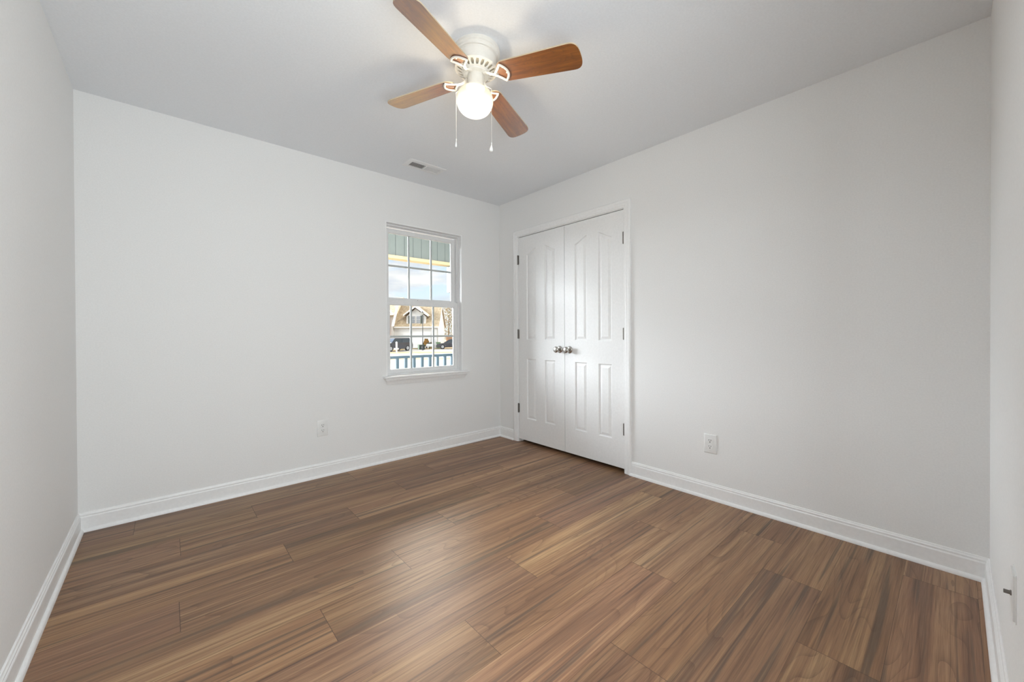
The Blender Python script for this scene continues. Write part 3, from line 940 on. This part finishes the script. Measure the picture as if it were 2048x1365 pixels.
# pull chains
cr_ = Vector((0.749, -0.6625, 0))
for off, ztop, zend, nm in ((-0.0915, -0.183, -0.425, 0), (0.0795, -0.183, -0.455, 1)):
    base = cr_ * off
    st_ = cr_ * (0.041 * (1 if off > 0 else -1)) 
    # near side of the globe for the right chain, so it shows against it
    bm = bmesh.new()
    fwd = Vector((-0.6625, -0.749, 0)) * (0.0 if nm == 0 else 0.042)
    topp = st_ + Vector((0, 0, -0.176)); knee = base + fwd + Vector((0, 0, -0.205))
    pts = [topp, topp.lerp(knee, 0.5) + Vector((0, 0, 0.008)), knee]
    # chains hang plumb, so undo the slight lean of the fan
    lean = Vector((-down.x, -down.y, 0)) * 1.0
    length = (-zend) - 0.205
    nb = 60
    path = [knee + Vector((lean.x * length * i / nb, lean.y * length * i / nb, -length * i / nb)) for i in range(nb + 1)]
    tube(bm, pts, 0.0009, 6)
    for i, p_ in enumerate(path):
        rr = 0.00125
        lathe(bm, [(0.0, -rr), (rr * .87, -rr * .5), (rr * .87, rr * .5), (0.0, rr)], 6, M4=Matrix.Translation(p_))
    tube(bm, [path[0], path[-1]], 0.0005, 5)
    ch = link_bm('pull_chain', bm, M['fan'], fan)
    bm = bmesh.new()
    e = path[-1]
    if nm == 0:
        lathe(bm, [(0.0, 0.0), (0.0022, -0.001), (0.0022, -0.006), (0.0012, -0.010), (0.0028, -0.022), (0.0040, -0.032), (0.0030, -0.038), (0.0, -0.041)], 14, M4=Matrix.Translation(e))
    else:
        lathe(bm, [(0.0, 0.0), (0.0022, -0.001), (0.0022, -0.006), (0.0014, -0.009), (0.0040, -0.018), (0.0078, -0.028), (0.0085, -0.033), (0.0070, -0.040), (0.0, -0.045)], 8, M4=Matrix.Translation(e))
    kb = link_bm('pull_knob', bm, M['crystal'], ch, smooth=30 if nm else True)
    kb['label'] = 'clear faceted drop pull' if nm else 'slim clear pull'

# ------------------------------------------------------------------ outside: porch
GZ = -1.21
bm = bmesh.new(); box(bm, -4.2, 4.5, T, 2.0, -1.3, -0.15)
struct(link_bm('trim_6', bm, M['porch_floor']), 'concrete porch slab outside the window', 'porch')
rail = empty('porch_railing', (0.6, 1.8, -0.15)); tag(rail, 'blue grey wooden porch railing outside the window', 'railing')
rl = lambda o: setattr(o, 'location', (-0.6, -1.8, 0.15))
bm = bmesh.new(); box(bm, -2.6, 1.9, 1.775, 1.825, 0.752, 0.789); bevel(bm, 0.004, 1); rl(link_bm('top_rail', bm, M['rail'], rail))
bm = bmesh.new(); box(bm, -2.6, 1.9, 1.78, 1.82, -0.07, -0.03); bevel(bm, 0.004, 1); rl(link_bm('bottom_rail', bm, M['rail'], rail))
for i in range(-18, 18):
    x = -0.314 + 0.1243 * i
    if x > 1.88 or x < -2.58: continue
    bm = bmesh.new(); box(bm, x - 0.019, x + 0.019, 1.781, 1.819, -0.03, 0.752); bevel(bm, 0.002, 1)
    rl(link_bm('baluster', bm, M['rail'], rail))
hd = empty('porch_header', (0.6, 1.8, 2.0)); tag(hd, 'grey panelled porch header with cream lower edge outside the window', 'porch header')
bm = bmesh.new(); box(bm, -0.339 + 0.1285 * -18, -0.339 + 0.1285 * 20, 1.78, 1.90, 2.140, 2.60)
o = link_bm('panel', bm, M['frieze'], hd); o.location = (-0.6 - 0.339 + 0.0, -1.8, -2.0)
for v in o.data.vertices: v.co.x += 0.339
bm = bmesh.new(); box(bm, -2.65, 2.2, 1.765, 1.91, 2.100, 2.142); bevel(bm, 0.004, 1)
o = link_bm('cream_edge', bm, M['cream'], hd); o.location = (-0.6, -1.8, -2.0)
pc = empty('porch_column', (0.765, 1.84, -0.15)); tag(pc, 'blue grey square porch column right of the railing view', 'column')
bm = bmesh.new(); box(bm, -0.08, 0.08, -0.06, 0.06, 0.0, 2.25); bevel(bm, 0.004, 1); link_bm('shaft', bm, M['rail'], pc)
bm = bmesh.new(); box(bm, -0.215, 0.215, -0.075, 0.075, 1.86, 2.25); bevel(bm, 0.006, 1); link_bm('capital', bm, M['rail'], pc)

# ------------------------------------------------------------------ outside: street
# street frame: a = metres to the right, d = metres ahead of the house corner
O2 = Vector((CAM.x, CAM.y, GZ)); FX = Vector((0.66245, 0.74908, 0)).normalized(); RXv = Vector((FX.y, -FX.x, 0))
YAW = math.atan2(RXv.y, RXv.x)


def place(o, a, d, rot=0.0, z=0.0):
    o.location = O2 + RXv * a + FX * d + Vector((0, 0, z)); o.rotation_euler = (0, 0, YAW + rot)
    return o


bm = bmesh.new(); box(bm, -80, 80, 6, 160, -0.3, 0.0)
g_ = place(link_bm('lawn', bm, M['grass']), 0, 0); struct(g_, 'dry winter lawn in front of the houses', 'lawn')
bm = bmesh.new(); box(bm, -80, 80, 24.5, 34.0, -0.02, 0.012)
struct(place(link_bm('road', bm, M['concrete']), 0, 0), 'pale sunlit street seen between the balusters', 'road')
bm = bmesh.new(); box(bm, -80, -15.2, 36.8, 50.5, -0.02, 0.014); box(bm, -15.2, 30, 49.4, 57, -0.02, 0.014); box(bm, -15.21, 30, 36.8, 44.5, -0.02, 0.014)
struct(place(link_bm('driveway', bm, M['concrete']), 0, 0), 'pale concrete driveways in front of the white house', 'driveway')

# garage-front house
hs = place(empty('house'), 0, 0); tag(hs, 'white sided house with tan roof, dormer and brick corner across the street', 'house')
KX = 0.07913
AX = lambda xz: (xz / 8.53 - 259) * KX
bm = bmesh.new(); box(bm, -18.7, -11.68, 62.0, 68.0, 0, 3.48)
prism(bm, [(62.0, 3.48), (65.0, 6.72), (68.0, 3.48)], 0, -18.7, -11.68)
link_bm('wall', bm, M['siding'], hs)
bm = bmesh.new()   # roof: two thin slopes with overhang
for (y0, z0, y1, z1) in ((61.72, 3.30, 65.0, 6.84), (68.28, 3.30, 65.0, 6.84)):
    prism(bm, [(y0, z0), (y1, z1), (y1, z1 + 0.12), (y0, z0 + 0.12)], 0, -18.6, -11.50)
link_bm('roof', bm, M['shingle'], hs)
bm = bmesh.new()   # rake boards
for a_ in (-11.50,):
    for (y0, z0, y1, z1) in ((61.70, 3.22, 65.0, 6.80), (68.30, 3.22, 65.0, 6.80)):
        prism(bm, [(y0, z0), (y1, z1), (y1, z1 + 0.24), (y0, z0 + 0.20)], 0, a_, a_ + 0.06)
box(bm, -18.6, -11.50, 61.66, 61.74, 3.20, 3.40)
link_bm('fascia', bm, M['white_ext'], hs)
bm = bmesh.new(); box(bm, -17.2, -12.9, 61.93, 62.02, 0, 2.35)
for i in range(1, 4): box(bm, -17.2, -12.9, 61.915, 61.94, 0.58 * i, 0.58 * i + 0.03)
link_bm('garage_door', bm, M['white_ext'], hs)
# dormer
dx0, dx1, dap = AX(405), AX(735), AX(562)
zr = lambda yz: 2.3 + (662 - yz) * 0.00928
bm = bmesh.new()
prism(bm, [(dx0, 3.70), (dx1, 3.70), (dx1, zr(370)), (dap, zr(235)), (dx0, zr(370))], 1, 62.15, 66.0)
dm = link_bm('dormer', bm, M['siding'], hs)
bm = bmesh.new()
for (xa, za, xb, zb_) in ((AX(358), zr(352), dap, zr(200)), (AX(792), zr(362), dap, zr(200))):
    prism(bm, [(xa, za - 0.02), (xb, zb_ - 0.02), (xb, zb_ + 0.14), (xa, za + 0.12)], 1, 61.85, 66.5)
link_bm('dormer_roof', bm, M['shingle'], dm)
bm = bmesh.new()
for (xa, za, xb, zb_) in ((AX(358), zr(352), dap, zr(200)), (AX(792), zr(362), dap, zr(200))):
    prism(bm, [(xa, za - 0.14), (xb, zb_ - 0.16), (xb, zb_ + 0.16), (xa, za + 0.14)], 1, 61.78, 61.86)
link_bm('dormer_fascia', bm, M['white_ext'], dm)
for x0, x1 in ((497, 553), (580, 640)):
    bm = bmesh.new(); A, B = AX(x0), AX(x1)
    box(bm, A - .06, B + .06, 62.08, 62.16, zr(488), zr(360)); wf = link_bm('window', bm, M['white_ext'], hs)
    bm = bmesh.new(); zm = (zr(482) + zr(366)) / 2
    xm = (A + B) / 2
    for q in ((A, xm - .015), (xm + .015, B)):
        for s in ((zr(482), (zr(482) + zm) / 2 - .015), ((zr(482) + zm) / 2 + .015, zm - .03), (zm + .03, (zr(366) + zm) / 2 - .015), ((zr(366) + zm) / 2 + .015, zr(366))):
            box(bm, q[0], q[1], 62.05, 62.09, s[0], s[1])
    link_bm('panes', bm, M['house_glass'], wf)
for x0, x1 in ((444, 472), (650, 690)):
    bm = bmesh.new(); box(bm, AX(x0), AX(x1), 62.07, 62.14, zr(490), zr(356))
    for i in range(12):
        zz = zr(490) + (zr(356) - zr(490)) * (i + .3) / 12
        box(bm, AX(x0) + .03, AX(x1) - .03, 62.05, 62.08, zz, zz + 0.05)
    link_bm('shutter', bm, M['shutter'], hs)
# taller main wing at the left, brick corner, white rake board
bm = bmesh.new(); box(bm, -28, -18.72, 61.6, 70, 0, 5.05)
prism(bm, [(61.6, 5.05), (65.8, 7.9), (70, 5.05)], 0, -28, -18.72)
link_bm('main_wing', bm, M['white_ext'], hs)
bm = bmesh.new(); box(bm, -28, AX(146), 61.3, 61.62, 0, 5.0); link_bm('brick_wall', bm, M['brick'], hs)
bm = bmesh.new()
prism(bm, [(61.2, 5.0), (65.8, 8.2), (65.8, 8.35), (61.2, 5.15)], 0, -28.3, AX(262)); prism(bm, [(70.3, 5.0), (65.8, 8.2), (65.8, 8.35), (70.3, 5.15)], 0, -28.3, AX(262))
link_bm('main_roof', bm, M['shingle'], hs)
bm = bmesh.new()
A0, A1 = (AX(212), zr(535)), (AX(300), zr(165))
prism(bm, [(A0[0] - .22, A0[1]), (A0[0] + .14, A0[1]), (A1[0] + .10, A1[1]), (A1[0] - .24, A1[1])], 1, 61.0, 61.2)
link_bm('rake_board', bm, M['white_ext'], hs)
bm = bmesh.new()
B0, B1 = (AX(60), zr(200)), (AX(215), zr(335))
prism(bm, [(B0[0], B0[1] - .18), (B1[0], B1[1] - .12), (B1[0], B1[1] + .08), (B0[0], B0[1] + .12)], 1, 60.9, 61.3)
box(bm, AX(140), AX(215), 60.95, 61.4, zr(352), zr(328))
link_bm('cornice', bm, M['white_ext'], hs)
bm = bmesh.new(); tube(bm, [(-11.95, 61.92, 0.1), (-11.95, 61.92, 3.3)], 0.05, 8); link_bm('downspout', bm, M['white_ext'], hs)

# fence
fc_ = place(empty('yard_fence'), 0, 0); tag(fc_, 'brown board fence behind the parked sedan', 'fence')
bm = bmesh.new(); box(bm, -11.6, -4.0, 69.0, 69.05, 0.05, 1.75); link_bm('boards', bm, M['fence'], fc_)
for i in range(4):
    bm = bmesh.new(); box(bm, -11.4 + 2.4 * i, -11.28 + 2.4 * i, 68.9, 69.0, 0, 1.85); link_bm('post', bm, M['fence'], fc_)


# trees
def tree(name, a, d, h, rad, leafm, label, seed, group='trees beyond the fence', z0=0.15):
    rnd = random.Random(seed)
    t = place(empty(name), a, d); tag(t, label, 'tree', group)
    bm = bmesh.new()
    tube(bm, [(0, 0, -0.1), (0.05, 0, h * 0.3), (0.1, 0.05, h * 0.75)], [0.16, 0.12, 0.04], 7)
    for i in range(9):
        a0 = rnd.uniform(0, 6.28); zz = h * rnd.uniform(.2, .7)
        p0 = Vector((0.06, 0, zz)); p1 = p0 + Vector((math.cos(a0) * rad * .8, math.sin(a0) * rad * .8, rad * rnd.uniform(.4, 1.0)))
        tube(bm, [p0, p0.lerp(p1, .5) + Vector((0, 0, -.1)), p1], [0.05, 0.035, 0.015], 5)
    link_bm('trunk', bm, M['bark'], t, smooth=True)
    bm = bmesh.new()
    for i in range(1500):
        th_ = rnd.uniform(0, 6.28); cz = rnd.uniform(z0, 1.0)
        rr = rad * math.sqrt(rnd.random()) * (0.55 + 0.6 * math.sin(math.pi * min(1, cz + .12)))
        c = Vector((math.cos(th_) * rr, math.sin(th_) * rr, h * cz + rnd.uniform(-.15, .15)))
        ax_ = Vector((rnd.uniform(-1, 1), rnd.uniform(-1, 1), rnd.uniform(-1, 1))).normalized(); bx = ax_.orthogonal().normalized() ; s = rnd.uniform(.06, .14)
        q = [c + ax_ * s, c + bx * s * .6, c - ax_ * s, c - bx * s * .6]
        bm.faces.new([bm.verts.new(v) for v in q])
    link_bm('crown', bm, M[leafm], t, recalc=False)
    return t


tree('tree', -12.5, 77, 7.8, 1.6, 'leaf_tan', 'tan leaved tree rising right behind the gable end', 3)
tree('tree', -9.6, 72.2, 6.4, 1.3, 'leaf_green', 'olive green tree right of the tan one behind the fence', 5)
tree('tree', -7.6, 78, 7.4, 1.9, 'leaf_tan', 'russet tree at the far right of the window view', 8)
tree('tree', -5.2, 72, 6.2, 1.7, 'leaf_green', 'green bushy tree by the right window stile', 11)
tree('bush', -13.35, 61.0, 1.35, 0.42, 'leaf_yellow', 'small yellow flowering bush in front of the white garage wall', 13, 'bushes by the garage', 0.3)
tree('bush', -12.25, 59.6, 0.80, 0.36, 'leaf_tan', 'low russet bush at the foot of the white house corner', 17, 'bushes by the garage', 0.1)

# lamp post
lp = place(empty('street_lamp'), (845.3 - 1024) / 783.5 * 54, 54); tag(lp, 'tall black street lamp with a lantern head before the dormer', 'street lamp')
bm = bmesh.new(); lathe(bm, [(0.16, 0), (0.16, 0.1), (0.10, 0.35), (0.055, 0.6), (0.045, 4.6), (0.06, 4.75)], 16); link_bm('post', bm, M['black'], lp, smooth=40)
bm = bmesh.new(); lathe(bm, [(0.06, 4.75), (0.10, 4.80), (0.06, 4.84)], 6); lathe(bm, [(0.24, 5.18), (0.26, 5.22), (0.10, 5.34), (0.03, 5.38), (0.03, 5.46), (0.0, 5.48)], 6)
for i in range(6):
    a_ = math.pi * i / 3; tube(bm, [(0.10 * math.cos(a_), 0.10 * math.sin(a_), 4.82), (0.20 * math.cos(a_), 0.20 * math.sin(a_), 5.19)], 0.013, 5)
tube(bm, [(-0.35, 0, 4.66), (0.35, 0, 4.66)], 0.018, 6)
ln = link_bm('lantern', bm, M['black'], lp)
bm = bmesh.new(); lathe(bm, [(0.09, 4.83), (0.19, 5.18)], 6); link_bm('lantern_glass', bm, M['lantern'], ln)

# utility box
ub = place(empty('utility_box'), (842 - 1024) / 783.5 * 56, 56.2, rot=math.radians(28)); tag(ub, 'green metal utility box at the foot of the street lamp', 'utility box')
bm = bmesh.new(); box(bm, -0.42, 0.42, -0.36, 0.36, 0, 0.70); bevel(bm, 0.02, 1); link_bm('cabinet', bm, M['util'], ub)
bm = bmesh.new(); box(bm, -0.40, 0.40, -0.385, -0.36, 0.04, 0.64); dr = link_bm('access_door', bm, M['util_dark'], ub)
bm = bmesh.new(); box(bm, -0.06, 0.06, -0.395, -0.384, 0.30, 0.42); s_ = link_bm('warning_sticker', bm, M['white_ext'], dr)

# mailboxes
mb = place(empty('mailbox'), (858.3 - 1024) / 783.5 * 56.5, 56.5, rot=0.1); tag(mb, 'white double mailbox with dark lid right of the street lamp', 'mailbox')
bm = bmesh.new(); prism(bm, [(-0.44 + 0.0, 0.42), (0.44, 0.42), (0.44, 0.72), (0.38, 0.80), (-0.30, 0.80), (-0.44, 0.70)], 1, -0.16, 0.16); link_bm('box', bm, M['white_ext'], mb)
bm = bmesh.new(); box(bm, -0.22, 0.28, -0.17, 0.17, 0.84, 1.0); bevel(bm, .02, 1); link_bm('lid', bm, M['util_dark'], mb)
bm = bmesh.new(); box(bm, -0.03, 0.03, -0.03, 0.03, 0.0, 0.85); link_bm('post', bm, M['util'], mb)
mp2 = place(empty('mailbox_post'), (792 - 1024) / 783.5 * 47, 47.2); tag(mp2, 'white mailbox post with cross arm in front of the dark SUV', 'mailbox post')
bm = bmesh.new(); box(bm, -0.085, 0.085, -0.085, 0.085, 0, 1.22); bevel(bm, 0.01, 1); link_bm('post', bm, M['white_ext'], mp2)
bm = bmesh.new(); lathe(bm, [(0.12, 1.22), (0.12, 1.27), (0.0, 1.36)], 4); link_bm('cap', bm, M['white_ext'], mp2)
bm = bmesh.new(); box(bm, -0.34, 0.24, -0.06, 0.06, 0.36, 0.56); link_bm('cross_arm', bm, M['white_ext'], mp2)

# green rubbish bin
bn = place(empty('garbage_bin'), -11.15, 59.4); tag(bn, 'green wheeled garbage bin beside the parked sedan', 'bin')
bm = bmesh.new(); prism(bm, [(-0.24, 0.05), (0.24, 0.05), (0.30, 0.92), (-0.30, 0.92)], 1, -0.28, 0.30); bevel(bm, 0.02, 1); link_bm('body', bm, M['bin'], bn)
bm = bmesh.new(); box(bm, -0.33, 0.33, -0.32, 0.34, 0.92, 1.0); bevel(bm, 0.02, 1); link_bm('lid', bm, M['bin'], bn)
for sx_ in (-1, 1):
    bm = bmesh.new(); lathe(bm, [(0.0, -0.02), (0.1, -0.02), (0.1, 0.02), (0.0, 0.02)], 14, M4=Matrix.Translation((sx_ * 0.24, 0.28, 0.1)) @ Matrix.Rotation(math.radians(90), 4, 'Y')); link_bm('wheel', bm, M['tyre'], bn)


# cars
def car(name, prof_low, cabin, length, width, wheel_r, wheels_x, label, a, d, rot):
    c = place(empty(name), a, d, rot); tag(c, label, 'car')
    bm = bmesh.new(); hwid = width / 2
    prism(bm, prof_low, 1, -hwid, hwid); bevel(bm, 0.06, 2, 20)
    bd = link_bm('body', bm, M['navy'], c, smooth=35)
    bm = bmesh.new()
    lo_, up2 = cabin                        # greenhouse as lower and upper rectangle (x0,x1,z)
    vs = []
    for (x0, x1, z, inset) in ((lo_[0], lo_[1], lo_[2], 0.04), (up2[0], up2[1], up2[2], 0.22)):
        vs.append([bm.verts.new(q) for q in ((x0, -hwid + inset, z), (x1, -hwid + inset, z), (x1, hwid - inset, z), (x0, hwid - inset, z))])
    for i in range(4): bm.faces.new((vs[0][i], vs[0][(i + 1) % 4], vs[1][(i + 1) % 4], vs[1][i]))
    bm.faces.new(vs[0][::-1]); bm.faces.new(vs[1])
    link_bm('windows', bm, M['carglass'], c)
    bm = bmesh.new(); box(bm, up2[0] - .02, up2[1] + .02, -hwid + 0.2, hwid - 0.2, up2[2] - 0.01, up2[2] + 0.05); bevel(bm, 0.02, 2)
    for xx in (lo_[0], (lo_[0] + lo_[1]) / 2, lo_[1]):   # pillars
        xt = up2[0] + (xx - lo_[0]) / (lo_[1] - lo_[0]) * (up2[1] - up2[0])
        for sg in (-1, 1): tube(bm, [(xx, sg * (hwid - .045), lo_[2]), (xt, sg * (hwid - .225), up2[2])], 0.04, 6)
    link_bm('roof', bm, M['navy'], c)
    for x in wheels_x:
        for sg in (-1, 1):
            bm = bmesh.new(); MM = Matrix.Translation((x, sg * (hwid - 0.09), wheel_r)) @ Matrix.Rotation(math.radians(90), 4, 'X')
            lathe(bm, [(wheel_r * .6, -0.11), (wheel_r * .95, -0.11), (wheel_r, -0.08), (wheel_r, 0.08), (wheel_r * .95, 0.11), (wheel_r * .6, 0.11)], 24, M4=MM)
            wl = link_bm('wheel', bm, M['tyre'], c, smooth=40)
            bm = bmesh.new(); lathe(bm, [(0, -0.115), (wheel_r * .62, -0.112), (wheel_r * .62, 0.112), (0, 0.115)], 12, M4=MM); link_bm('rim', bm, M['rim'], wl)
    L2 = length / 2
    for sg in (-1, 1):
        bm = bmesh.new(); box(bm, -L2 - 0.015, -L2 + 0.10, sg * (hwid - 0.32) - 0.16, sg * (hwid - 0.32) + 0.16, lo_[2] - 0.32, lo_[2] - 0.18)
        link_bm('headlight', bm, M['rim'], c)
    bm = bmesh.new(); box(bm, -L2 - 0.03, -L2 + 0.05, -0.28, 0.28, 0.42, 0.56); link_bm('licence_plate', bm, M['white_ext'], c)
    return c


suv_low = [(-2.35, 0.30), (-2.38, 0.62), (-2.30, 0.98), (-1.35, 1.12), (2.25, 1.12), (2.36, 0.75), (2.32, 0.32)]
car('suv', suv_low, ((-1.25, 2.25, 1.08), (-0.55, 1.95, 1.66)), 4.7, 1.92, 0.38, (-1.45, 1.42), 'dark navy SUV parked behind the white mailbox post', -15.55, 51.8, math.radians(58))
sed_low = [(-2.35, 0.24), (-2.40, 0.50), (-2.30, 0.72), (-1.15, 0.92), (1.75, 0.95), (2.35, 0.88), (2.38, 0.30)]
car('sedan', sed_low, ((-1.15, 1.85, 0.92), (-0.25, 1.15, 1.40)), 4.7, 1.8, 0.34, (-1.45, 1.4), 'dark blue sedan parked by the green bin at the window edge', -8.95, 58.6, math.radians(12))
